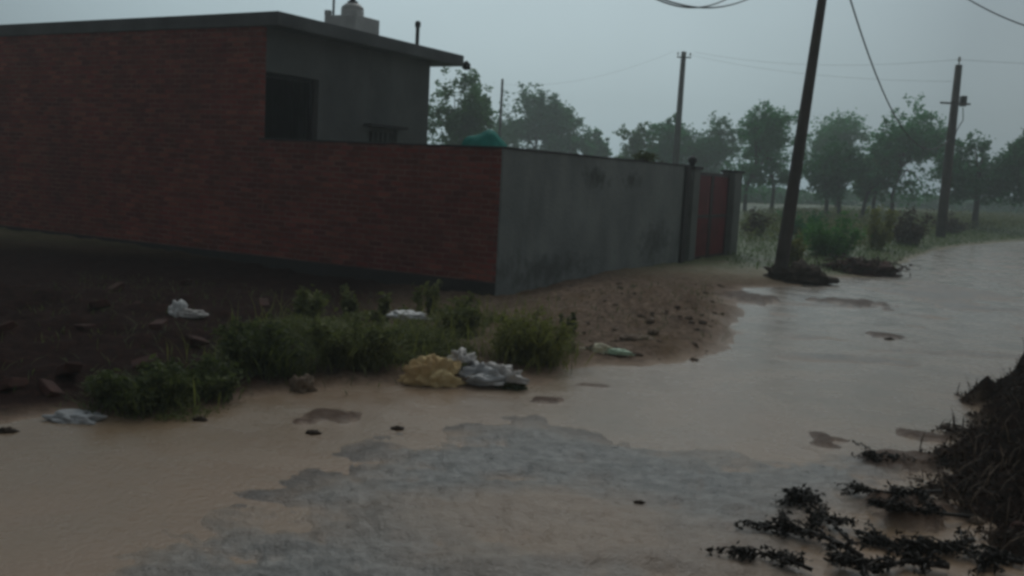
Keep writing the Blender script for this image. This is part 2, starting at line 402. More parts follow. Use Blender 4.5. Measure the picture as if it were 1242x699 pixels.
a1 = nd(nt, 'ShaderNodeVertexColor', layer_name='soil'); s1 = nt.nodes.new('ShaderNodeSeparateColor'); nt.links.new(a1.outputs[0], s1.inputs[0])
a2 = nd(nt, 'ShaderNodeVertexColor', layer_name='surface'); s2 = nt.nodes.new('ShaderNodeSeparateColor'); nt.links.new(a2.outputs[0], s2.inputs[0])
n1 = noise(nt, oc, 1.6, 6, .6); n2 = noise(nt, oc, 14, 5, .65); n3 = noise(nt, oc, 60, 3, .6); n4 = noise(nt, oc, .7, 3)
mud = ramp(nt, n1, [(.3, (.30, .205, .135)), (.7, (.40, .285, .19))])
grv = ramp(nt, n2, [(.30, (.085, .088, .085)), (.50, (.20, .205, .198)), (.72, (.35, .35, .335))])
grv = mixc(nt, ramp(nt, n1, [(.46, (0, 0, 0)), (.70, (.45, .45, .45))]), grv, (.18, .165, .14))
mp = nd(nt, 'ShaderNodeMapping'); nt.links.new(oc, mp.inputs[0]); mp.inputs['Scale'].default_value = (2.2, 4.2, 1)
n5 = noise(nt, mp.outputs[0], 2.0, 6, .65)
grv = mixc(nt, ramp(nt, n5, [(.46, (0, 0, 0)), (.62, (.7, .7, .7))]), grv, (.085, .085, .08))
c = mixc(nt, s2.outputs[0], mud, grv)
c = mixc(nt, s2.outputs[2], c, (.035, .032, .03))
c = mixc(nt, a2.outputs['Alpha'], c, (.105, .066, .045))
soil = ramp(nt, n2, [(.28, (.06, .045, .034)), (.55, (.19, .14, .105)), (.8, (.34, .26, .20))])
soil = mixc(nt, ramp(nt, n1, [(.48, (0, 0, 0)), (.68, (.6, .6, .6))]), soil, (.13, .085, .045))
redc = ramp(nt, n2, [(.28, (.008, .004, .004)), (.55, (.022, .010, .008)), (.8, (.055, .025, .019))])
soil = mixc(nt, s2.outputs[1], soil, redc)
c = mixc(nt, s1.outputs[0], c, soil)
gr = ramp(nt, n1, [(.3, (.08, .11, .045)), (.5, (.10, .14, .055)), (.7, (.14, .12, .075))])
c = mixc(nt, s1.outputs[1], c, gr)
rb = ramp(nt, n2, [(.3, (.004, .003, .002)), (.55, (.011, .006, .004)), (.8, (.034, .017, .010))])
c = mixc(nt, s1.outputs[2], c, rb)
nt.links.new(c, b.inputs['Base Color'])
rg = ramp(nt, n2, [(.3, (.24, .24, .24)), (.7, (.50, .50, .50))])
rg = mixc(nt, s1.outputs[0], rg, (.9, .9, .9)); rg = mixc(nt, s1.outputs[2], rg, (.9, .9, .9))
nt.links.new(rg, b.inputs['Roughness']); 
lw = nd(nt, 'ShaderNodeMath', operation='MAXIMUM'); nt.links.new(s1.outputs[0], lw.inputs[0]); nt.links.new(s1.outputs[2], lw.inputs[1])
lw2 = nd(nt, 'ShaderNodeMath', operation='MAXIMUM'); nt.links.new(lw.outputs[0], lw2.inputs[0]); nt.links.new(s1.outputs[1], lw2.inputs[1])
lw3 = nd(nt, 'ShaderNodeMath', operation='MAXIMUM'); nt.links.new(lw2.outputs[0], lw3.inputs[0]); nt.links.new(a2.outputs['Alpha'], lw3.inputs[1]); lw2 = lw3
spv = nd(nt, 'ShaderNodeMapRange'); nt.links.new(lw2.outputs[0], spv.inputs[0]); spv.inputs[3].default_value = .40; spv.inputs[4].default_value = .05
nt.links.new(spv.outputs[0], b.inputs['Specular IOR Level'])
hh = nd(nt, 'ShaderNodeMath', operation='MULTIPLY_ADD'); nt.links.new(n3, hh.inputs[0]); hh.inputs[1].default_value = .35; nt.links.new(n2, hh.inputs[2])
bump(nt, b, hh.outputs[0], .8, .03)
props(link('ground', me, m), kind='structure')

# standing flood water on the road
m, nt, b = mat('muddy flood water'); oc = objco(nt)
big = noise(nt, oc, .45, 4); md = noise(nt, oc, 2.2, 5, .6)
c = ramp(nt, big, [(.35, (.325, .215, .135)), (.65, (.255, .19, .125))])
c = mixc(nt, ramp(nt, md, [(.4, (0, 0, 0)), (.75, (.45, .45, .45))]), c, (.22, .175, .13))
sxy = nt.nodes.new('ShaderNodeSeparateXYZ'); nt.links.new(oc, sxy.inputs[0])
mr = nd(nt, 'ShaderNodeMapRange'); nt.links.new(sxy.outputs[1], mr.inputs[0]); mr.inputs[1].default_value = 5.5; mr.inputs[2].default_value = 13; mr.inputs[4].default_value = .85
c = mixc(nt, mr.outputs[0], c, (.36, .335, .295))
nt.links.new(c, b.inputs['Base Color']); b.inputs['IOR'].default_value = 1.42
rf = ramp(nt, md, [(.35, (.12, .12, .12)), (.7, (.38, .38, .38))]); nt.links.new(rf, b.inputs['Roughness'])
rp = noise(nt, oc, 34, 4, .65); vo = nd(nt, 'ShaderNodeTexVoronoi', feature='SMOOTH_F1'); vo.inputs['Scale'].default_value = 9; nt.links.new(oc, vo.inputs['Vector'])
sn = nd(nt, 'ShaderNodeMath', operation='MULTIPLY'); sn.inputs[1].default_value = 34; nt.links.new(vo.outputs['Distance'], sn.inputs[0])
sn2 = nd(nt, 'ShaderNodeMath', operation='SINE'); nt.links.new(sn.outputs[0], sn2.inputs[0])
ad = nd(nt, 'ShaderNodeMath', operation='MULTIPLY_ADD'); nt.links.new(sn2.outputs[0], ad.inputs[0]); ad.inputs[1].default_value = .10; nt.links.new(rp, ad.inputs[2])
bump(nt, b, ad.outputs[0], .42, .010)
mw = MB(); gx = np.linspace(-24, 90, 229); gy = np.linspace(-14, 100, 229)
cx_, cy_ = np.meshgrid((gx[1:]+gx[:-1])/2, (gy[1:]+gy[:-1])/2)
wet = poly_sd(cx_, cy_, LEFTLAND) < 1.1
vv = {}
def wv(i, j):
    if (i, j) not in vv: vv[(i, j)] = mw.b.verts.new((gx[j], gy[i], 0))
    return vv[(i, j)]
for i in range(228):
    for j in range(228):
        if wet[i, j]: mw.b.faces.new((wv(i, j), wv(i, j+1), wv(i+1, j+1), wv(i+1, j)))
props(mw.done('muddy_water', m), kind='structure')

def tz(x, y): return float(terrain(np.array([x], float), np.array([y], float))[0][0])
def on(px, py, dz=0.0):
    p = gp(px, py)
    for _ in range(4): p = gp(px, py, max(tz(p.x, p.y), 0))
    p.z += dz; return p

# ------------------------------------------------------------------ house
RZ = -YAW
h = empty('brick_house', HB, 'single storey brick house with flat overhanging concrete roof behind the boundary walls', 'house', rz=RZ)
D1 = 4.51; HX = -14.0; RZ0, RZ1 = 3.655, 3.868
# local frame: x toward the street corner, y along the grey wall
MB().box((HX, 0, -.1), (0, .11, RZ0)).done('side_wall', M['brick'], h)
MB().box((HX, -.012, -.12), (-.0, .0, .135)).done('plinth', M['plinth'], h)
wy0, wy1, wz0, wz1 = .113, 1.335, 1.86, 2.99
vy0, vy1, vz0, vz1 = 2.66, 3.54, 1.80, 2.30
fw = MB(); t0, t1 = -.23, -.002
fw.box((t0, .112, -.1), (t1, D1, vz0)); fw.box((t0, .112, wz1), (t1, D1, RZ0))
fw.box((t0, wy1, vz0), (t1, vy0, wz1)); fw.box((t0, vy1, vz0), (t1, D1, wz1)); fw.box((t0, vy0, vz1), (t1, vy1, wz1)); fw.box((t0, wy0, vz0), (t1, wy1, wz0))
fw.done('front_wall', M['house_plaster'], h)
MB().box((HX, D1-.23, -.1), (t0, D1-.002, RZ0)).done('rear_wall', M['house_plaster'], h)
MB().box((HX-.23, 0, -.1), (HX, D1, RZ0)).done('end_wall', M['brick'], h)
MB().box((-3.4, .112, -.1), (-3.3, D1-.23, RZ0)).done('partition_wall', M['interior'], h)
r = MB().box((HX-.3, -.03, RZ0), (.36, D1+.62, RZ1), .015).done('roof', M['slab'], h)
wf = MB()
wf.box((-.19, wy0, wz0), (-.12, wy0+.06, wz1)).box((-.19, wy1-.06, wz0), (-.12, wy1, wz1)).box((-.19, wy0+.06, wz1-.06), (-.12, wy1-.06, wz1)).box((-.19, wy0+.06, wz0), (-.12, wy1-.06, wz0+.05))
wi = wf.done('window', M['dark'], h)
g = MB()
for k in range(1, 8): 
    yk = wy0 + (wy1-wy0)*k/8; g.tube([(-.155, yk, wz0+.04), (-.155, yk, wz1-.05)], .007, 6)
g.done('grille', M['dark'], wi)
v = MB(); v.box((-.16, vy0, vz0), (-.09, vy0+.05, vz1)).box((-.16, vy1-.05, vz0), (-.09, vy1, vz1)).box((-.16, vy0+.05, vz1-.05), (-.09, vy1-.05, vz1))
vi = v.done('ventilator', M['house_plaster'], h)
g = MB()
for k in range(1, 6):
    yk = vy0 + (vy1-vy0)*k/6; g.box((-.14, yk-.022, vz0), (-.10, yk+.022, vz1-.05))
g.done('bars', M['pillar'], vi)
MB().box((-.002, vy0-.12, vz1+.02), (.16, vy1+.12, vz1+.07), .008).done('sun_shade', M['plinth'], h)

def loc2w(x, y, z): return HB + (-Ud)*x + Vd*y + Vector((0, 0, z))
# things on the roof
tp = dp(427, 30, 19.0); tp.z = RZ1
st = MB(); st.box((-.37, -.37, 0), (.37, .37, .52), .02).box((-.37, -.37, .52), (-.27, -.27, .62), .008).box((.29, -.37, .52), (.37, -.29, .60), .008)
o = st.done('tank_plinth', M['tank']); o.location = tp; o.rotation_euler.z = RZ
props(o, 'square pale grey tank base with small corner stubs on the house roof', 'tank base')
wt = empty('water_tank', tp+Vector((0, 0, .5)), 'pale grey plastic water tank with dark lid on the house roof', 'water tank', rz=RZ)
MB().lathe([(.20, 0), (.215, .03), (.215, .16), (.205, .17), (.215, .18), (.20, .22), (.13, .28)], 28).done('tank_body', M['tank'], wt, True)
MB().lathe([(.10, .275), (.10, .32), (.055, .34), (.06, .43), (.05, .45)], 20).done('lid', M['dark'], wt, True)
pp = dp(404, 30, 18.9); pp.z = RZ1
o = MB().tube([(0, 0, 0), (0, 0, 1.6)], .022, 8).done('antenna_mast', M['polefar']); o.location = pp
props(o, 'thin bare mast standing at the left edge of the roof tank', 'mast')
pp = dp(506, 50, 19.4); pp.z = RZ1
vp = empty('vent_pipe', pp, 'short capped vent pipe standing alone near the roof end', 'pipe')
MB().tube([(0, 0, 0), (0, 0, .50)], .038, 12).done('pipe', M['dark'], vp)
MB().lathe([(.055, .47), (.055, .56), (.03, .585)], 14).done('cap', M['dark'], vp)
lo = loc2w(.10, D1+.62, 3.74)
la = empty('roof_lamp', lo, 'small round dark lamp on a short arm sticking out from the roof corner', 'lamp')
d = Vector((.26, .14, -.02))
MB().tube([(-.02, -.02, .0), d], .011, 8).done('arm', M['dark'], la)
MB().lathe([(.03, -.10), (.085, -.07), (.085, .02), (.04, .06), (.02, .08)], 16, d).done('lamp_head', M['dark'], la, True)

# teal tarpaulin over a hump behind the wall
b = bmesh.new(); bmesh.ops.create_icosphere(b, subdivisions=4, radius=1)
for q in b.verts:
    n = q.co.copy()
    k = 1 + .10*math.sin(n.x*9+n.y*4) * (1-abs(n.z)) + .05*math.sin(n.y*17-n.x*5)
    q.co = Vector((n.x*.42*k, n.y*.36*k, max(n.z, -.75)*(.42 + .05*math.sin(n.x*5)) + .05*max(0, n.x)))
    if n.z < -.2: q.co.x *= 1.15; q.co.y *= 1.15
me2 = bpy.data.meshes.new('tarpaulin'); b.to_mesh(me2); b.free()
o = link('tarpaulin', me2, M['teal'], smooth=True); c0 = dp(586, 178, 17.2); o.location = (c0.x, c0.y, c0.z-.16)
props(o, 'teal tarpaulin hump showing just above the brick wall top by its corner', 'tarpaulin')
# what carries the tarpaulin: a low plastered shed roofed by it
o = MB().box((-.55, -.45, 0), (.55, .45, c0.z-.45), .01).done('yard_shed', M['house_plaster']); o.location = (c0.x, c0.y, 0); o.rotation_euler.z = RZ
props(o, 'small plastered yard shed under the teal tarpaulin', 'shed')

# ------------------------------------------------------------------ boundary walls
bw = empty('brick_boundary_wall', HB, 'red brick boundary wall running from the house to the street corner', 'wall', rz=RZ)
MB().box((.002, 0, .135), (4.385, .23, WTOP)).done('brickwork', M['brick'], bw)
MB().box((.002, -.012, -.12), (4.385, .24, .134)).done('plinth', M['plinth'], bw)
MB().box((.002, -.015, WTOP), (4.170, .245, WTOP+.028), .006).done('coping', M['plinth'], bw)
gw = empty('grey_boundary_wall', CORN, 'long grey cement plastered boundary wall between the brick corner and the red gate', 'wall', rz=RZ)
L1 = 7.1
MB().box((-.23, .243, -.12), (.0, L1-.23, WTOP)).box((-.031, -.014, -.12), (.0, .242, WTOP)).done('wall_face', M['boundary_plaster'], gw)
MB().box((-.245, -.012, WTOP), (.018, L1, WTOP+.03), .006).done('coping', M['plinth'], gw)
MB().box((-.24, L1-.22, -.12), (.05, L1, WTOP-.003), .008).done('end_pier', M['plinth'], gw)

def pillar(y0, y1, top, label, fin):
    e = empty('gate_pillar', CORN+Vd*((y0+y1)/2), label, 'gate pillar', 'pillars of the red gate', rz=RZ)
    hw = (y1-y0)/2
    MB().box((-.26, -hw, -.15), (.05, hw, top), .012).done('shaft', M['pillar'], e)
    MB().box((-.30, -hw-.03, top), (.09, hw+.03, top+.05), .01).done('cap', M['plinth'], e)
    if fin: MB().lathe([(.05, top+.05), (.05, top+.10), (.09, top+.15), (.085, top+.21), (.03, top+.26)], 14, (-.1, hw-.12, 0)).done('finial', M['dark'], e, True)
    return e
pillar(7.32, 7.68, 1.90, 'grey gate pillar with knob finial on the left side of the red gate', True)
pillar(9.98, 10.5, 1.90, 'dark gate pillar on the right side of the red gate beside the verge', False)
gt = empty('metal_gate', CORN+Vd*8.83, 'dark red sheet metal double gate between two pillars', 'gate', rz=RZ)
for s0, s1 in ((-1.13, -.012), (.012, 1.13)):
    leaf = MB(); leaf.box((-.10, s0+.06, .10), (-.092, s1-.06, 1.80))
    k = s0+.18
    while k < s1-.1:
        leaf.box((-.091, k-.012, .12), (-.080, k+.012, 1.78)); k += .14
    lf = leaf.done('gate_leaf', M['gate'], gt)
    fr = MB()
    fr.box((-.12, s0, .06), (-.07, s0+.06, 1.85)).box((-.12, s1-.06, .06), (-.07, s1, 1.85)).box((-.12, s0+.06, 1.79), (-.07, s1-.06, 1.85)).box((-.12, s0+.06, .06), (-.07, s1-.06, .12)).box((-.118, s0+.06, .92), (-.072, s1-.06, .98))
    fr.done('frame', M['gate_dark'], lf)
MB().tube([(-.05, -.14, .95), (-.02, -.14, .95), (-.02, .14, .95), (-.05, .14, .95)], .012, 8).done('latch', M['dark'], gt)

# ------------------------------------------------------------------ poles and wires
def insul(mb, p, s=1.0):
    mb.lathe([(.018*s, 0), (.018*s, .10*s), (.05*s, .12*s), (.05*s, .16*s), (.03*s, .18*s), (.045*s, .20*s), (.03*s, .25*s)], 10, p)
pb = on(945, 339); pe = dp(997, 0, pb.y+.25)
ax = (pe-pb).normalized(); ptop = pb + ax*6.4
np_ = empty('utility_pole', (pb.x, pb.y, 0), 'dark utility pole leaning right at the edge of the flooded road, nearest of the poles', 'utility pole')
rel = lambda q: q - Vector((pb.x, pb.y, 0))
MB().tube([rel(pb - ax*.4), rel(pb), rel(pb+ax*2.5), rel(pb+ax*4.6), rel(ptop)], [.128, .122, .100, .080, .066], 14).done('shaft', M['pole'], np_, True)
ca = rel(ptop - ax*.5)
MB().box(ca+Vector((-.75, -.12, -.04)), ca+Vector((.75, -.06, .04))).done('crossarm', M['dark'], np_)
for k in (-.65, .0, .65):
    i_ = MB(); insul(i_, ca+Vector((k, -.09, .04))); i_.done('insulator', M['tank'], np_, True)
ptop_w = Vector((pb.x, pb.y, 0)) + ca

YA = 52.0
pa_t = dp(829.5, 63, YA); pa_b = Vector((pa_t.x, pa_t.y, 0))
a_ = empty('utility_pole', pa_b, 'slim straight utility pole rising behind the trees left of the leaning pole', 'utility pole')
MB().tube([(0, 0, -.2), (-.03, 0, pa_t.z*.5), (0, 0, pa_t.z)], [.19, .165, .13], 12).done('shaft', M['polefar'], a_, True)
MB().box((-.36, -.17, pa_t.z-.33), (.36, -.13, pa_t.z-.27)).done('crossarm', M['polefar'], a_)
for k in (-.32, .0, .32):
    i_ = MB(); insul(i_, (k, -.15, pa_t.z-.27), .9); i_.done('insulator', M['tank'], a_, True)
bb = gp(1140, 291); YB = bb.y
bt_ = dp(1163, 79, YB)
b_ = empty('utility_pole', (bb.x, bb.y, 0), 'far utility pole carrying a box bracket, at the right end of the verge', 'utility pole')
rb_ = bt_ - Vector((bb.x, bb.y, 0))
MB().tube([(0, 0, -.3), rb_*.5, rb_], [.19, .165, .125], 12).done('shaft', M['pole'], b_, True)
q = rb_*.80
MB().box(q+Vector((.20, -.13, -.20)), q+Vector((.40, .10, .18)), .03).done('junction_box', M['dark'], b_)
MB().box(q+Vector((-.62, -.21, -.16)), q+Vector((.5, -.17, -.09))).done('crossarm', M['polefar'], b_)
MB().tube([q+Vector((.30, -.05, -.25)), q+Vector((.34, -.08, -.7)), q+Vector((.12, -.12, -1.1)), q+Vector((.05, -.15, -1.5))], .018, 6).done('drop_cable', M['wire'], b_)
i_ = MB(); insul(i_, rb_, 1.2); i_.done('insulator', M['tank'], b_, True)
tpt = dp(609.5, 96, 58); 
c_ = MB().tube([(0, 0, -.2), (0, 0, tpt.z)], [.10, .07], 10).done('utility_pole', M['polefar'], smooth=True); c_.location = (tpt.x, tpt.y, 0)
props(c_, 'thinnest and farthest pole, standing behind the wall beside a round tree', 'utility pole')

def topix(p):
    d = Vector(p)-Vector((0, 0, CAMH)); k = d.dot(FWD)
    return W0/2+F*d.dot(RT)/k, H0/2-F*d.dot(UP)/k
def wire(a, b, sag, r, label, n=36, through=None):
    a = Vector(a); b = Vector(b)
    f = lambda t, sg: a.lerp(b, t) - Vector((0, 0, sg*4*t*(1-t)))
    if through:                                  # how slack the cable hangs: it is seen at this height at this place
        lo, hi = -3.0, 8.0
        for _ in range(40):
            sg = (lo+hi)/2
            q = [topix(f(t/200, sg)) for t in range(201)]
            if through[0] is None: y = max(v_[1] for v_ in q)
            else: y = min(q, key=lambda v_: abs(v_[0]-through[0]))[1]
            if y < through[1]: lo = sg
            else: hi = sg
        sag = sg
    P = [f(t/n, sag) for t in range(n+1)]
    o = MB().tube([p-a for p in P], r, 6).done('overhead_cable', M['wire'], smooth=True); o.location = a
    return props(o, label, 'cable', 'overhead cables between the poles')
pbase = Vector((pb.x, pb.y, 0))
wire(ptop_w+Vector((-.65, -.1, .28)), dp(742, -38, 9.5), 0, .009, 'upper of two cables sagging into the top edge left of the leaning pole', through=(870, 4))
wire(ptop_w+Vector((-.1, -.1, .28)), dp(745, -33, 9.5), 0, .009, 'lower of two cables sagging into the top edge left of the leaning pole', through=(870, 9))
wire(ptop_w+Vector((.65, -.1, .28)), dp(1480, 36, 13), 0, .010, 'cable crossing the top right corner of the sky', through=(1200, 13))
wire(pb+ax*5.75+Vector((.06, 0, 0)), dp(1152, 168, YB), 0, .017, 'cable dropping steeply from the leaning pole to the trees on its right', through=(1060, 84))
wire(pa_t+Vector((.5, -.15, .0)), bt_+Vector((0, 0, .2)), 0, .0045, 'faint upper cable strung between the two distant poles', through=(1000, 79))
wire(pa_t+Vector((0, -.15, -.1)), bt_+Vector((0, 0, -.6)), 0, .004, 'faint lower cable strung between the two distant poles', through=(1000, 92))
wire(bt_+Vector((0, 0, .2)), dp(1420, 78, 36), .1, .0045, 'faint cable leaving the box carrying pole to the right')
wire(pa_t+Vector((-.5, -.15, .0)), tpt-Vector((0, 0, .3)), .6, .0035, 'faint cable between the slim pole and the thinnest pole')

# ------------------------------------------------------------------ trees
def leafquads(cs, size, n_up=.3):
    n = len(cs); a = RNG.normal(size=(n, 3)); a[:, 2] *= .6; a /= np.linalg.norm(a, axis=1)[:, None]
    bq = np.cross(a, RNG.normal(size=(n, 3))); bq /= np.linalg.norm(bq, axis=1)[:, None]
    s = size*RNG.uniform(.6, 1.4, (n, 1)); a = a*s; bq = bq*s*.42
    return np.stack([cs-a, cs+bq*1.0, cs+a, cs-bq], 1)
def tree(px, top, bot, wpx, Y, label, leaf='leafA', n=3200, lsize=.15, nblob=13, trunks=(0,), gap=.55, base=None, tr=.11, group=None, seed=0, lean=0.0):
    rs = np.random.default_rng(1000+seed); rnd = random.Random(seed)
    g0 = dp(px, bot, Y); gz = tz(g0.x, g0.y); g0 = Vector((g0.x, g0.y, 0))
    k = Y/F; zt = dp(px, top, Y).z; zb = dp(px, bot, Y).z; hw = wpx*k/2
    t = empty('tree', g0, label, 'tree', group)
    mid = (zt+zb)/2; hh = (zt-zb)/2
    blobs = []
    for i in range(nblob):
        th = rnd.uniform(0, 2*math.pi); r = math.sqrt(rnd.random())*.80; zz = rnd.uniform(-.8, .85)
        f = math.sqrt(max(.12, 1-zz*zz))
        blobs.append((Vector((hw*r*f*math.cos(th)+lean*zz*hw, hw*r*f*math.sin(th), mid+hh*zz*.86)), hw*rnd.uniform(.20, .40)))
    blobs.append((Vector((rnd.uniform(-.3, .3)*hw, 0, zt-hh*.16)), hw*.22))
    tb = MB()
    for x0 in trunks:
        x0 = x0*k; st = mid-hh*.25
        fork = Vector((x0*.6, 0, st))
        tb.tube([(x0, 0, -.1), (x0+rnd.uniform(-.08, .08), rnd.uniform(-.1, .1), st*.5), fork, (x0*.2+rnd.uniform(-.2, .2), 0, mid+hh*.5)], [tr*1.25, tr, tr*.8, tr*.25], 9)
        for (c, rr_) in blobs[::2]:
            m_ = fork.lerp(c, .5) + Vector((0, 0, .12*hh))
            tb.tube([fork-Vector((0, 0, rnd.uniform(0, .3)*hh)), m_, c], [tr*.45, tr*.28, tr*.1], 6)
    tb.done('trunk', M['bark'], t, True)
    n = int(n*1.7); lsize = lsize*.72
    # shoots: many short leafy twigs scattered through the crown, denser inside, straggling outside
    ns = int(n/22); fq = 1.9/max(hw, .5)
    c = rs.normal(size=(ns*6, 3)); c /= np.linalg.norm(c, axis=1)[:, None]
    lob = .62+.62*fbm(c[:, 0]*1.6+seed*3.1, c[:, 2]*1.9+c[:, 1]*1.3+seed, seed+3, 3)+.30*rs.random(ns*6)
    c = c*(rs.random(ns*6)**.42*lob*1.12)[:, None]*np.array([hw, hw, hh]) + np.array([0, 0, mid])
    c[:, 0] *= 1 - .22*np.clip((c[:, 2]-mid)/hh, 0, 1)
    nz_ = fbm(c[:, 0]*fq+seed, c[:, 2]*fq, seed+7, 4) + fbm(c[:, 1]*fq+seed, c[:, 2]*fq*1.1, seed+9, 4)
    c = c[nz_ > (-.05 + .16*gap)][:ns]
    c = np.concatenate([c, np.concatenate([np.array(b_[0])+rs.normal(size=(5, 3))*b_[1]*.42 for b_ in blobs])])
    d = rs.normal(size=c.shape); d[:, 2] = d[:, 2]*.5+.25; d += (c-np.array([0, 0, mid]))/hw*.8; d /= np.linalg.norm(d, axis=1)[:, None]
    L_ = (hw*.20*rs.uniform(.5, 1.5, len(c)))[:, None]
    kk = 24; u = rs.random((len(c), kk, 1))
    q = c[:, None, :] + d[:, None, :]*L_[:, None, :]*(u*1.5-.4) + rs.normal(size=(len(c), kk, 3))*L_[:, None, :]*.26*(1.15-u*.6)
    q[..., 2] -= (u[..., 0]**2)*L_[:, None, 0]*.25
    cs = [q.reshape(-1, 3)]
    quads('crown', leafquads(np.concatenate(cs), lsize), M[leaf], t)
    return t
GT = 'trees beyond the plot and the verge'
TR = [(550, 84, 222, 84, 52, 'ragged tree directly beside the house end wall, under the roof corner', 'leafC', 4600, .17, 17, dict(seed=2, gap=.5)),
 (580, 108, 156, 30, 53, 'small spray of branches reaching right of the ragged tree by the house', 'leafB', 900, .14, 5, dict(seed=41, tr=.06)),
 (648, 110, 208, 100, 92, 'round topped hazy tree behind the wall just right of the thinnest pole', 'leafB', 4600, .28, 17, dict(seed=3)),
 (605, 150, 208, 66, 98, 'low pale hazy tree behind the teal tarpaulin', 'leafA', 2000, .28, 9, dict(seed=23)),
 (690, 142, 210, 60, 90, 'middle sized hazy tree right of the round topped one', 'leafA', 2200, .26, 10, dict(seed=33)),
 (717, 158, 210, 44, 94, 'small hazy tree left of the open sky gap above the grey wall', 'leafA', 1700, .26, 9, dict(seed=4)),
 (770, 150, 218, 54, 78, 'small pale tree right of the open sky gap above the grey wall', 'leafC', 2000, .21, 10, dict(seed=5)),
 (805, 140, 218, 56, 76, 'narrow tree just left of the slim straight pole', 'leafA', 2200, .20, 10, dict(seed=6)),
 (856, 145, 226, 98, 78, 'wide tree right behind the slim straight pole', 'leafB', 4200, .22, 15, dict(seed=7)),
 (926, 125, 247, 84, 62, 'tall pointed tree between the gate and the leaning pole', 'leafA', 5200, .17, 16, dict(trunks=(-22, 10), seed=8)),
 (1012, 172, 248, 80, 56, 'low round crowned tree on two thin trunks right of the leaning pole', 'leafB', 4400, .16, 14, dict(trunks=(-9, 7), seed=9, tr=.11)),
 (1016, 138, 226, 92, 84, 'sparse taller tree behind the low round crowned one', 'leafA', 3400, .20, 13, dict(seed=10, gap=.7)),
 (1097, 127, 247, 86, 58, 'tallest leafy tree left of the box carrying pole', 'leafA', 5600, .17, 17, dict(trunks=(-14,), seed=11)),
 (1060, 190, 252, 54, 58, 'low brownish tree between the low round tree and the tallest one', 'leafC', 2200, .15, 10, dict(seed=24, trunks=(0, -14))),
 (1182, 166, 252, 90, 50, 'dark spreading tree standing just right of the box carrying pole', 'leafB', 4800, .15, 16, dict(trunks=(2,), seed=12, tr=.14)),
 (1252, 150, 252, 86, 48, 'dark tree cut by the right border of the picture', 'leafB', 5000, .15, 15, dict(seed=13)),
 (1340, 150, 264, 96, 50, 'dark tree at the far right end of the verge row', 'leafB', 2600, .17, 12, dict(seed=14))]
for (px, top, bot, wpx, Y, lab, lf_, n_, ls_, nb_, kw) in TR: tree(px, top, bot, wpx*1.12, Y, lab, lf_, n_, ls_, nb_, group=GT, **kw)
# far tree line reading as one mass in the rain
cs = []
for px in np.arange(-60, 1400, 3.0):
    Yf = 105 + 12*math.sin(px*.013); hh_ = .9+1.0*vn(np.array([px*.03]), np.array([.5]), 5)[0]+.4*vn(np.array([px*.12]), np.array([.5]), 6)[0]
    p0 = dp(px, 240, Yf); kk = 26
    c = np.stack([p0.x+RNG.normal(size=kk)*.5, Yf+RNG.normal(size=kk)*1.2, RNG.random(kk)**.8*hh_], 1); cs.append(c)
props(quads('far_tree_line', leafquads(np.concatenate(cs), .42), M['leafB']), 'low hazy line of far trees across the fields', 'tree line', kind='stuff')

# ------------------------------------------------------------------ weeds, grass, shrubs
def blades(P, hgt, wid, lean=.8):           # P (n,3) roots
    n = len(P); th = RNG.uniform(0, 2*np.pi, n); d = np.stack([np.cos(th), np.sin(th), np.zeros(n)], 1)
    s = np.stack([-d[:, 1], d[:, 0], np.zeros(n)], 1)
    hh = hgt*RNG.uniform(.45, 1.2, (n, 1)); ll = hh*RNG.uniform(.1, lean, (n, 1))*2
    up = np.array([0, 0, 1.0]); w_ = wid*RNG.uniform(.6, 1.3, (n, 1))
    m_ = P + up*hh*.55 + d*ll*.35; t_ = P + up*hh + d*ll
    q1 = np.stack([P-s*w_*.6, P+s*w_*.6, m_+s*w_, m_-s*w_], 1)
    q2 = np.stack([m_-s*w_, m_+s*w_, t_+s*w_*.12, t_-s*w_*.12], 1)
    return np.concatenate([q1, q2])
def inpoly(poly, n):
    g = G2(poly); xs = [p[0] for p in g]; ys = [p[1] for p in g]
    out = np.zeros((0, 2))
    while len(out) < n:
        q = np.stack([RNG.uniform(min(xs), max(xs), n), RNG.uniform(min(ys), max(ys), n)], 1)
        k = poly_sd(q[:, 0], q[:, 1], g) + fbm(q[:, 0]*2.5, q[:, 1]*2.5, 77)*.5 > 0
        out = np.concatenate([out, q[k]])
    out = out[:n]; z = terrain(out[:, 0], out[:, 1])[0]
    return np.concatenate([out, np.maximum(z, 0)[:, None]-.01], 1)
VERGE = [(112, 508), (118, 485), (150, 462), (240, 440), (300, 418), (345, 396), (420, 384), (560, 384), (620, 392), (680, 400), (698, 430), (690, 452), (600, 462), (545, 472), (490, 469), (430, 473), (350, 481), (290, 490), (210, 508)]
KEEP = [(on(525, 455), .42), (on(590, 460), .42), (on(493, 403), .26), (on(367, 470), .14), (on(92, 507), .25)]
def clear(P):                                # nothing grows through the things lying there, nor close in front of them
    k = np.ones(len(P), bool)
    for c_, r_ in KEEP:
        u = Vector((c_.x, c_.y, 0)).normalized(); dx = P[:, 0]-c_.x; dy = P[:, 1]-c_.y
        al = dx*u.x+dy*u.y; cr_ = dx*u.y-dy*u.x
        k &= ~((np.abs(cr_) < r_) & (al < .16) & (al > -r_*1.3))
    return P[k]
P = inpoly(VERGE, 26000)
dens = fbm(P[:, 0]*1.6, P[:, 1]*1.6, 99) + fbm(P[:, 0]*5, P[:, 1]*5, 98)*.7; P = clear(P[dens > .10])
edge_ = sstep(-.05, .55, poly_sd(P[:, 0], P[:, 1], G2(VERGE)))
hs = .025+.21*np.clip(fbm(P[:, 0]*1.7, P[:, 1]*1.7, 55, 5)*2.0+.45, 0, 1)*edge_
kb = RNG.random(len(P)) < .70
lf = np.repeat(P[~kb], 5, axis=0); lh = np.repeat(hs[~kb], 5)
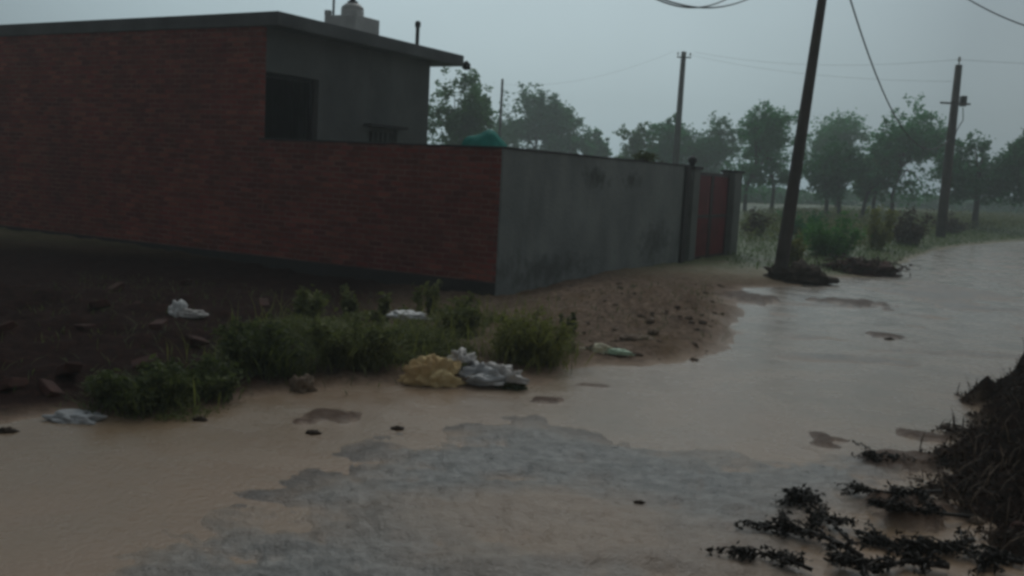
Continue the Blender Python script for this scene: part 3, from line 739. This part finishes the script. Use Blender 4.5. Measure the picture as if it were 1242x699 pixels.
lf = lf + np.stack([RNG.normal(size=len(lf))*.035, RNG.normal(size=len(lf))*.035, lh*RNG.random(len(lf))**.7+.012], 1)
props(quads('weeds', np.concatenate([blades(P[kb], hs[kb][:, None]*.9, .006, 1.0), leafquads(lf, .014)]), M['weed']), 'dense dark green weeds covering the left verge', 'weeds', kind='stuff')
P5 = clear(inpoly(VERGE, 800)); P5 = P5[fbm(P5[:, 0]*1.3, P5[:, 1]*1.3, 177) > -.06]
props(quads('grass_stalks', blades(P5, .30, .004, .6), M['weedlight']), 'thin tall pale grass stalks standing up out of the weeds', 'grass', kind='stuff')
P2 = inpoly([(0, 500), (0, 420), (100, 330), (330, 350), (560, 365), (700, 372), (870, 345), (880, 420), (760, 446), (560, 470), (300, 490), (100, 510)], 1500)
props(quads('sparse_grass', blades(P2, .08, .004, 1.0), M['weeddark']), 'sparse dark grass sprigs on the bare bank', 'grass', kind='stuff')
P3 = inpoly([(885, 330), (898, 268), (1000, 262), (1130, 262), (1300, 266), (1300, 284), (1130, 302), (1085, 322), (1075, 333), (1000, 335), (940, 335)], 40000)
props(quads('tall_grass', blades(P3, .13, .010), M['grass']), 'pale green grass on the verge beyond the gate', 'grass', kind='stuff')

P4 = inpoly([(900, 300), (905, 262), (1000, 258), (1140, 262), (1300, 264), (1300, 276), (1140, 286), (1090, 300), (1000, 312), (960, 296)], 5200)
hs4 = (.18+.38*np.clip(fbm(P4[:, 0]*.5, P4[:, 1]*.5, 155, 4)*2+.5, 0, 1))
lf = np.repeat(P4, 9, axis=0); lh = np.repeat(hs4, 9); lf = lf + np.stack([RNG.normal(size=len(lf))*.12, RNG.normal(size=len(lf))*.12, lh*RNG.random(len(lf))**.8], 1)
props(quads('scrub', leafquads(lf, .055), M['weed']), 'low green scrub growing along the back of the far verge', 'scrub', kind='stuff')
def bush(px, py, wpx, hpx, label, leaf, n, ls, name='weed_clump', cat='weeds', bl=False, nst=14):
    p = on(px, py); k = p.y/F; hw = wpx*k/2; hz = hpx*k
    e = empty(name, p, label, cat)
    st = MB(); cs = []; br = []
    for i in range(nst):
        th = RNG.uniform(0, 2*math.pi); r = hw*math.sqrt(RNG.random()); hgt = hz*RNG.uniform(.35, 1.15)*(1-.25*(r/hw)**2)
        t_ = Vector((r*math.cos(th), r*math.sin(th)*.8, hgt)); b0 = Vector((t_.x*.45, t_.y*.45, -.03))
        m_ = b0.lerp(t_, .55)+Vector((0, 0, .1*hz))
        st.tube([b0, m_, t_], [.007, .005, .003], 5)
        kk = int(n*1.5)//nst; u = RNG.random((kk, 1))**.7
        c = np.array(b0)*(1-u)**2 + 2*u*(1-u)*np.array(m_) + u*u*np.array(t_)
        cs.append(c + RNG.normal(size=(kk, 3))*np.array([hw*.15, hw*.14, hz*.08])*(.4+.6*u))
    st.done('stems', M['wetbark'], e)
    cs = np.concatenate(cs); cs[:, 2] = np.maximum(cs[:, 2], .0)
    q = leafquads(cs, ls*.72)
    if bl:
        n3 = n//4; root = np.stack([RNG.normal(size=n3)*hw*.42, RNG.normal(size=n3)*hw*.36, np.full(n3, -.02)], 1)
        q = np.concatenate([q, blades(root, hz*(.85-.4*np.minimum(1, np.hypot(root[:, 0], root[:, 1])/hw))[:, None], .006)])
    quads('leaves', q, M[leaf], e)
    return e
bush(642, 438, 104, 60, 'brightest yellow green bushy weed clump below the grey wall', 'weedlight', 2600, .030, bl=True, nst=22)
bush(428, 440, 112, 58, 'broad olive weed clump in the middle of the left verge', 'weed', 2600, .032, bl=True, nst=22)
bush(322, 452, 120, 60, 'dark weed clump left of the tan scrap on the verge', 'weeddark', 2200, .034, bl=True, nst=18)
bush(168, 492, 120, 52, 'darkest leftmost weed clump overhanging the brown water', 'weeddark', 2200, .034, bl=True, nst=18)
bush(245, 478, 100, 46, 'low dark weed clump right of the leftmost one by the water', 'weeddark', 1400, .032, bl=True, nst=14)
bush(552, 405, 70, 40, 'weed clump with broad leaves just above the tan sack', 'weed', 1100, .040, bl=True)
bush(372, 392, 60, 40, 'broad leaved weed against the dark plinth left of centre', 'weed', 420, .055, nst=9)
bush(420, 385, 40, 36, 'short broad leaved weed against the brick wall plinth', 'weed', 260, .05, nst=7)
bush(470, 392, 48, 34, 'weed with pale upturned leaves below the middle of the brick wall', 'weed', 300, .05, nst=8)
bush(520, 385, 40, 40, 'upright leafy weed near the end of the brick wall', 'weed', 260, .05, nst=7)
bush(565, 392, 36, 34, 'leafy weed close to the brick and cement corner', 'weed', 220, .045, nst=7)
bush(690, 405, 24, 34, 'thin dark weed right of the yellow green clump', 'weeddark', 200, .035, nst=6)
bush(1008, 312, 84, 52, 'widest green roadside shrub right of the leaning pole', 'leafC', 1600, .075, 'shrub', 'shrub', nst=18)
bush(965, 322, 44, 34, 'small pale green shrub close to the right of the leaning pole', 'weedlight', 700, .06, 'shrub', 'shrub')
bush(1060, 302, 48, 48, 'yellow green shrub behind the brush heap', 'weedlight', 1000, .08, 'shrub', 'shrub')
bush(1103, 297, 54, 42, 'brown leafed shrub between the brush heap and the far pole', 'dry', 1200, .08, 'shrub', 'shrub')
bush(1150, 284, 40, 26, 'low brownish shrub around the foot of the far pole', 'dry', 700, .08, 'shrub', 'shrub')
bush(975, 290, 60, 36, 'dark green shrub at the back of the grass verge', 'leafB', 1000, .08, 'shrub', 'shrub')
bush(915, 286, 40, 30, 'brownish shrub beside the right gate pillar', 'dry', 700, .07, 'shrub', 'shrub')
# plant clump sticking up over the wall top
c0 = CORN + Vd*5.15 - (-Ud)*(-.0); 
e = empty('wall_plant', CORN+Vd*5.15+Ud*.12+Vector((0, 0, WTOP+.03)), 'small dark plant tuft growing on top of the grey wall', 'plant')
quads('leaves', np.concatenate([leafquads(RNG.normal(size=(160, 3))*np.array([.10, .10, .05])+np.array([0, 0, .07]), .05), blades(RNG.normal(size=(60, 3))*np.array([.06, .06, 0]), .16, .006)]), M['weeddark'], e)

# ------------------------------------------------------------------ litter
def crumple(name, px, py, size, m_, label, cat, seed, rough=.35, rz=0, dz=0, group=None, sub=4, parent=None, off=(0, 0, 0), freq=2.6):
    from mathutils import noise as mn
    b = bmesh.new(); bmesh.ops.create_icosphere(b, subdivisions=sub, radius=1)
    o3 = Vector((seed*3.7, seed*1.3, seed*2.1))
    for q in b.verts:
        n = q.co.copy(); k = 1 + rough*mn.noise(n*freq+o3)*1.6 + rough*.7*abs(mn.noise(n*freq*2.6+o3)) + rough*.3*mn.noise(n*freq*6+o3)
        q.co = Vector((n.x*size[0]*k, n.y*size[1]*k, (n.z*k if n.z > 0 else n.z*.35)*size[2]))
    me_ = bpy.data.meshes.new(name); b.to_mesh(me_); b.free()
    o = link(name, me_, M[m_], parent, smooth=True)
    if parent: o.location = off
    else: o.location = on(px, py, dz)
    o.rotation_euler.z = rz
    if label: props(o, label, cat, group)
    return o
crumple('plastic_bag', 216, 384, (.09, .08, .13), 'white', 'crumpled white plastic bag alone on the dark soil before the house', 'plastic bag', 1)
crumple('cloth_scrap', 228, 383, (.15, .06, .06), 'dirtywhite', 'greyish scrap trailing right from the lone white bag', 'scrap', 21)
crumple('plastic_sheet', 493, 401, (.17, .10, .06), 'white', 'flat pale plastic sheet lying on the weeds below the brick wall', 'plastic sheet', 2, dz=.13)
crumple('flat_bag', 92, 509, (.16, .10, .045), 'bluewhite', 'flattened bluish white bag at the water edge on the far left', 'plastic bag', 3)
crumple('tan_sack', 524, 462, (.215, .13, .17), 'tan', 'bulging tan sack lying at the water edge of the verge', 'sack', 4, .30, sub=5, freq=3.4)
sk = empty('torn_sack', on(590, 466), 'torn white and grey plastic sack heaped right of the tan sack', 'sack')
crumple('white_fold', 0, 0, (.085, .06, .06), 'dirtywhite', None, None, 5, .6, parent=sk, off=(-.20, .10, .16), rz=.6)
crumple('grey_body', 0, 0, (.20, .13, .10), 'bluewhite', None, None, 6, .5, parent=sk, off=(-.04, .04, .03))
crumple('white_flap', 0, 0, (.15, .07, .085), 'dirtywhite', None, None, 7, .55, parent=sk, off=(.12, .0, .05), rz=-.5)
crumple('white_film', 0, 0, (.13, .06, .045), 'white', None, None, 8, .6, parent=sk, off=(.03, -.06, .025), rz=.2)
crumple('pinkish_scrap', 0, 0, (.09, .06, .05), 'stone', None, None, 9, .5, parent=sk, off=(-.17, -.03, .04))
crumple('dark_bundle', 622, 471, (.09, .06, .055), 'weeddark', 'dark wet bundle at the right foot of the torn sack', 'bundle', 10, .5)
bo = empty('crushed_bottle', on(733, 431), 'crushed cream and pale green plastic lying below the grey wall', 'bottle')
crumple('cream_half', 0, 0, (.10, .05, .06), 'cream', None, None, 11, .35, parent=bo, off=(-.05, 0.02, .03), rz=-.4)
crumple('green_half', 0, 0, (.13, .04, .04), 'palegreen', None, None, 12, .3, parent=bo, off=(.11, -.03, .03), rz=-.25)
crumple('neck', 0, 0, (.06, .025, .025), 'cream', None, None, 13, .3, parent=bo, off=(-.17, .05, .03), rz=-.2)
crumple('stone_slab', 773, 412, (.17, .09, .05), 'stone', 'pale flat stone on the mud heap above the crushed bottle', 'stone', 14, .15)
crumple('scrap_bag', 367, 474, (.075, .06, .10), 'stone', 'small upright tan scrap among dark weeds by the water', 'scrap', 15, .4)
crumple('green_scrap', 660, 436, (.02, .015, .05), 'greencloth', 'tiny bright green scrap stuck in the yellow green weeds', 'scrap', 16, .4)
GC = 'wet clods lying in the flood water'
for i, (px, py, s, lab) in enumerate([(380, 526, .045, 'dark clod in brown water just below the long mud bar'), (482, 521, .040, 'dark clod in brown water right of the long mud bar'),
        (8, 524, .055, 'dark clod at the left picture border by the bank'), (242, 510, .045, 'dark tuft like clod at the water edge below the low weeds'),
        (776, 610, .026, 'small dark stone alone in the middle of the gravel'), (1078, 412, .05, 'dark lump on the flooded road far from the banks')]):
    crumple('mud_clod', px, py, (s*.9, s*.65, s*.4), 'clod', lab, 'clod', 30+i, .45, group=GC, sub=3)
# dark soil heap at the pole foot and brush heap farther on
sh = crumple('soil_heap', 968, 341, (.46, .40, .26), 'clod', 'dark soil heap piled at the foot of the leaning pole', 'soil heap', 50, .4, freq=3.5)
bp = empty('brush_heap', on(1045, 331), 'heap of dry brown brush and rubble at the road edge right of the leaning pole', 'brush heap')
crumple('rubble', 0, 0, (.62, .45, .20), 'rubble', None, None, 51, .5, parent=bp, freq=4)
tw = MB()
for i in range(60):
    c = Vector((random.gauss(0, .42), random.gauss(0, .3), .05+.18*random.random())); d = Vector((random.gauss(0, 1), random.gauss(0, 1), random.gauss(.25, .4))).normalized()*random.uniform(.12, .32)
    tw.tube([c-d, c+d*.2+Vector((0, 0, .03)), c+d], [.010, .008, .004], 5)
tw.done('twigs', M['bark'], bp)
quads('dry_leaves', leafquads(RNG.normal(size=(500, 3))*np.array([.42, .3, .07])+np.array([0, 0, .14]), .05), M['dry'], bp)
# loose bricks and rubble on the spoil
GB = 'broken bricks scattered on the red soil'
bm_me = None
spots = [(30, 352, 'on the far left'), (104, 401, ''), (122, 372, ''), (165, 375, ''), (192, 398, ''), (83, 452, ''), (15, 470, ''), (60, 478, ''), (240, 418, ''), (320, 372, ''), (140, 352, ''), (8, 400, ''), (175, 445, ''), (225, 345, '')]
for i, (px, py, _) in enumerate(spots):
    if bm_me is None:
        mb = MB().box((-.11, -.055, -.02), (.11, .055, .055), .012); o = mb.done('brick', M['rubble']); bm_me = o.data
        for q in bm_me.vertices:
            q.co.x += .02*math.sin(q.co.y*60+q.co.z*35); q.co.z += .008*math.sin(q.co.x*50)
    else:
        o = bpy.data.objects.new('brick', bm_me); COL.objects.link(o)
    o.location = on(px, py); o.rotation_euler = (random.uniform(-.4, .4), random.uniform(-.4, .4), random.uniform(0, 6.3)); s = random.uniform(.55, 1.0); o.scale = (s, 1, 1)
    props(o, 'broken red brick lying on the dark red soil before the house', 'brick', GB)
GS = 'rubble lumps on the mud heap'
for i in range(90):
    px = random.uniform(700, 885); py = random.uniform(345, 438)
    s = random.uniform(.012, .045)
    o = crumple('rubble_lump', px, py, (s*1.2, s, s*.8), random.choice(['stone', 'mudlump', 'mudlump']), 'small lump of rubble on the mud heap below the grey wall', 'rubble', 100+i, .4, group=GS, sub=2, rz=random.uniform(0, 6))

# ------------------------------------------------------------------ right bank: litter and fallen branches
g = np.array(RIGHTLAND)
q = np.stack([RNG.uniform(1.9, 5.2, 26000), RNG.uniform(3.6, 9.0, 26000)], 1)
k = poly_sd(q[:, 0], q[:, 1], RIGHTLAND) + fbm(q[:, 0]*3, q[:, 1]*3, 9)*.5 > .0; q = q[k]
z = terrain(q[:, 0], q[:, 1])[0]
props(quads('leaf_litter', leafquads(np.concatenate([q, (z+.012)[:, None]], 1), .014), M['litter']), 'wet brown leaf litter over the right bank', 'leaf litter', kind='stuff')
q = q[::12]; z = np.maximum(terrain(q[:, 0], q[:, 1])[0], 0)
props(quads('bank_sprigs', blades(np.concatenate([q, z[:, None]], 1), .11, .004, .9), M['dry']), 'dry grass sprigs poking from the right bank', 'grass', kind='stuff')
def branch(pts, r, label, seed, nl=140, ls=.022, tw_=9):
    r *= .62; nl = int(nl*2.3); tw_ = int(tw_*1.6)
    rnd = random.Random(seed); P = [on(*p) for p in pts]
    for p in P: p.z = max(p.z, 0)+.012+rnd.uniform(0, .03)
    o0 = P[0].copy(); e = empty('fallen_branch', o0, label, 'branch', 'fallen branches by the right bank')
    pl = [p-o0 for p in P]
    wood = MB().tube(pl, [r*(1-.75*i/(len(pl)-1)) for i in range(len(pl))], 7)
    cs = []
    for i in range(tw_):
        t = rnd.uniform(.15, 1)*(len(pl)-1); a = int(min(t, len(pl)-2)); c = pl[a].lerp(pl[a+1], t-a)
        d = (pl[a+1]-pl[a]).normalized(); d = Vector((d.x+rnd.gauss(0, .9), d.y+rnd.gauss(0, .9), rnd.uniform(-.05, .28))).normalized()*rnd.uniform(.06, .17)
        m_ = c+d*.55+Vector((0, 0, .02)); en = c+d; en.z = max(en.z, .0)
        wood.tube([c, m_, en], [r*.4, r*.3, r*.15], 5)
        kk = nl//tw_; u = RNG.random((kk, 1)); cs.append(np.array(c)*(1-u)+np.array(en)*u+RNG.normal(size=(kk, 3))*np.array([.016, .016, .008]))
    wood.done('wood', M['wetbark'], e, True)
    cs = np.concatenate(cs); cs[:, 2] = np.maximum(cs[:, 2], -.005)
    quads('leaves', leafquads(cs, ls*.65), M['wetleaf'], e)
branch([(1045, 680), (1015, 668), (985, 655), (955, 650), (925, 645)], .024, 'black branch pointing left toward the gravel, the longest one in the water', 1, 260, tw_=14)
branch([(1030, 668), (1012, 648), (1000, 632), (985, 640)], .016, 'short black branch bending up from the longest one', 2, 200, tw_=10)
branch([(990, 616), (978, 606), (962, 612)], .014, 'small isolated black sprig lying on the gravel left of the bank', 3, 200, .024, 9)
branch([(1180, 660), (1130, 668), (1090, 672), (1060, 662)], .022, 'thick black branch lying between the bank and the longest branch', 4, 320, .026, 14)
branch([(1150, 695), (1100, 690), (1060, 698), (1020, 692)], .026, 'black branch along the bottom edge right of centre', 5, 320, .026, 14)
branch([(1140, 604), (1100, 606), (1060, 603), (1040, 600)], .016, 'thin leafy branch reaching left from the bank above the others', 6, 200, .024, 10)
branch([(1180, 632), (1130, 626), (1080, 622), (1050, 616)], .018, 'thin branch just below the upper leafy one on the bank', 7, 220, .024, 10)
branch([(985, 697), (955, 690), (920, 676), (900, 678)], .016, 'black branch at the bottom edge, leftmost of the branches', 8, 200, .022, 9)
branch([(1240, 690), (1210, 680), (1190, 690), (1165, 672)], .02, 'black branch in the bottom right corner', 9, 240, .024, 10)
branch([(1150, 570), (1110, 566), (1075, 556), (1050, 558)], .012, 'thin twiggy branch on the small bar left of the bank', 10, 180, .022, 9)
for i, (px, py, m_, lab) in enumerate([(1183, 634, 'stone', 'pale pebble on the lower right bank'), (1236, 640, 'rubble', 'reddish stone at the right border of the bank'), (1200, 515, 'stone', 'pale brown lump high on the right bank')]):
    crumple('bank_stone', px, py, (.04, .03, .03), m_, lab, 'stone', 70+i, .3, sub=3)

# ------------------------------------------------------------------ rain haze
hz = MB().box((-130, -25, -1.2), (150, 150, 13.5)).done('haze', None)
m = bpy.data.materials.new('rain haze'); m.use_nodes = True; nt = m.node_tree; nt.nodes.clear()
out = nt.nodes.new('ShaderNodeOutputMaterial'); pv = nt.nodes.new('ShaderNodeVolumePrincipled')
pv.inputs['Color'].default_value = (.86, .97, 1.0, 1); pv.inputs['Density'].default_value = .0030; pv.inputs['Anisotropy'].default_value = .35
nt.links.new(pv.outputs[0], out.inputs['Volume']); hz.data.materials.append(m)
props(hz, kind='stuff', label='rain haze filling the air', cat='haze')

# ------------------------------------------------------------------ render settings
S.render.engine = 'CYCLES'
S.view_settings.view_transform = 'Standard'; S.view_settings.look = 'None'; S.view_settings.exposure = 0; S.view_settings.gamma = 1
c = S.cycles
c.use_denoising = True; c.filter_width = 3.2
c.volume_bounces = 2; c.max_bounces = 6; c.diffuse_bounces = 3; c.glossy_bounces = 3; c.transmission_bounces = 2; c.sample_clamp_indirect = 4
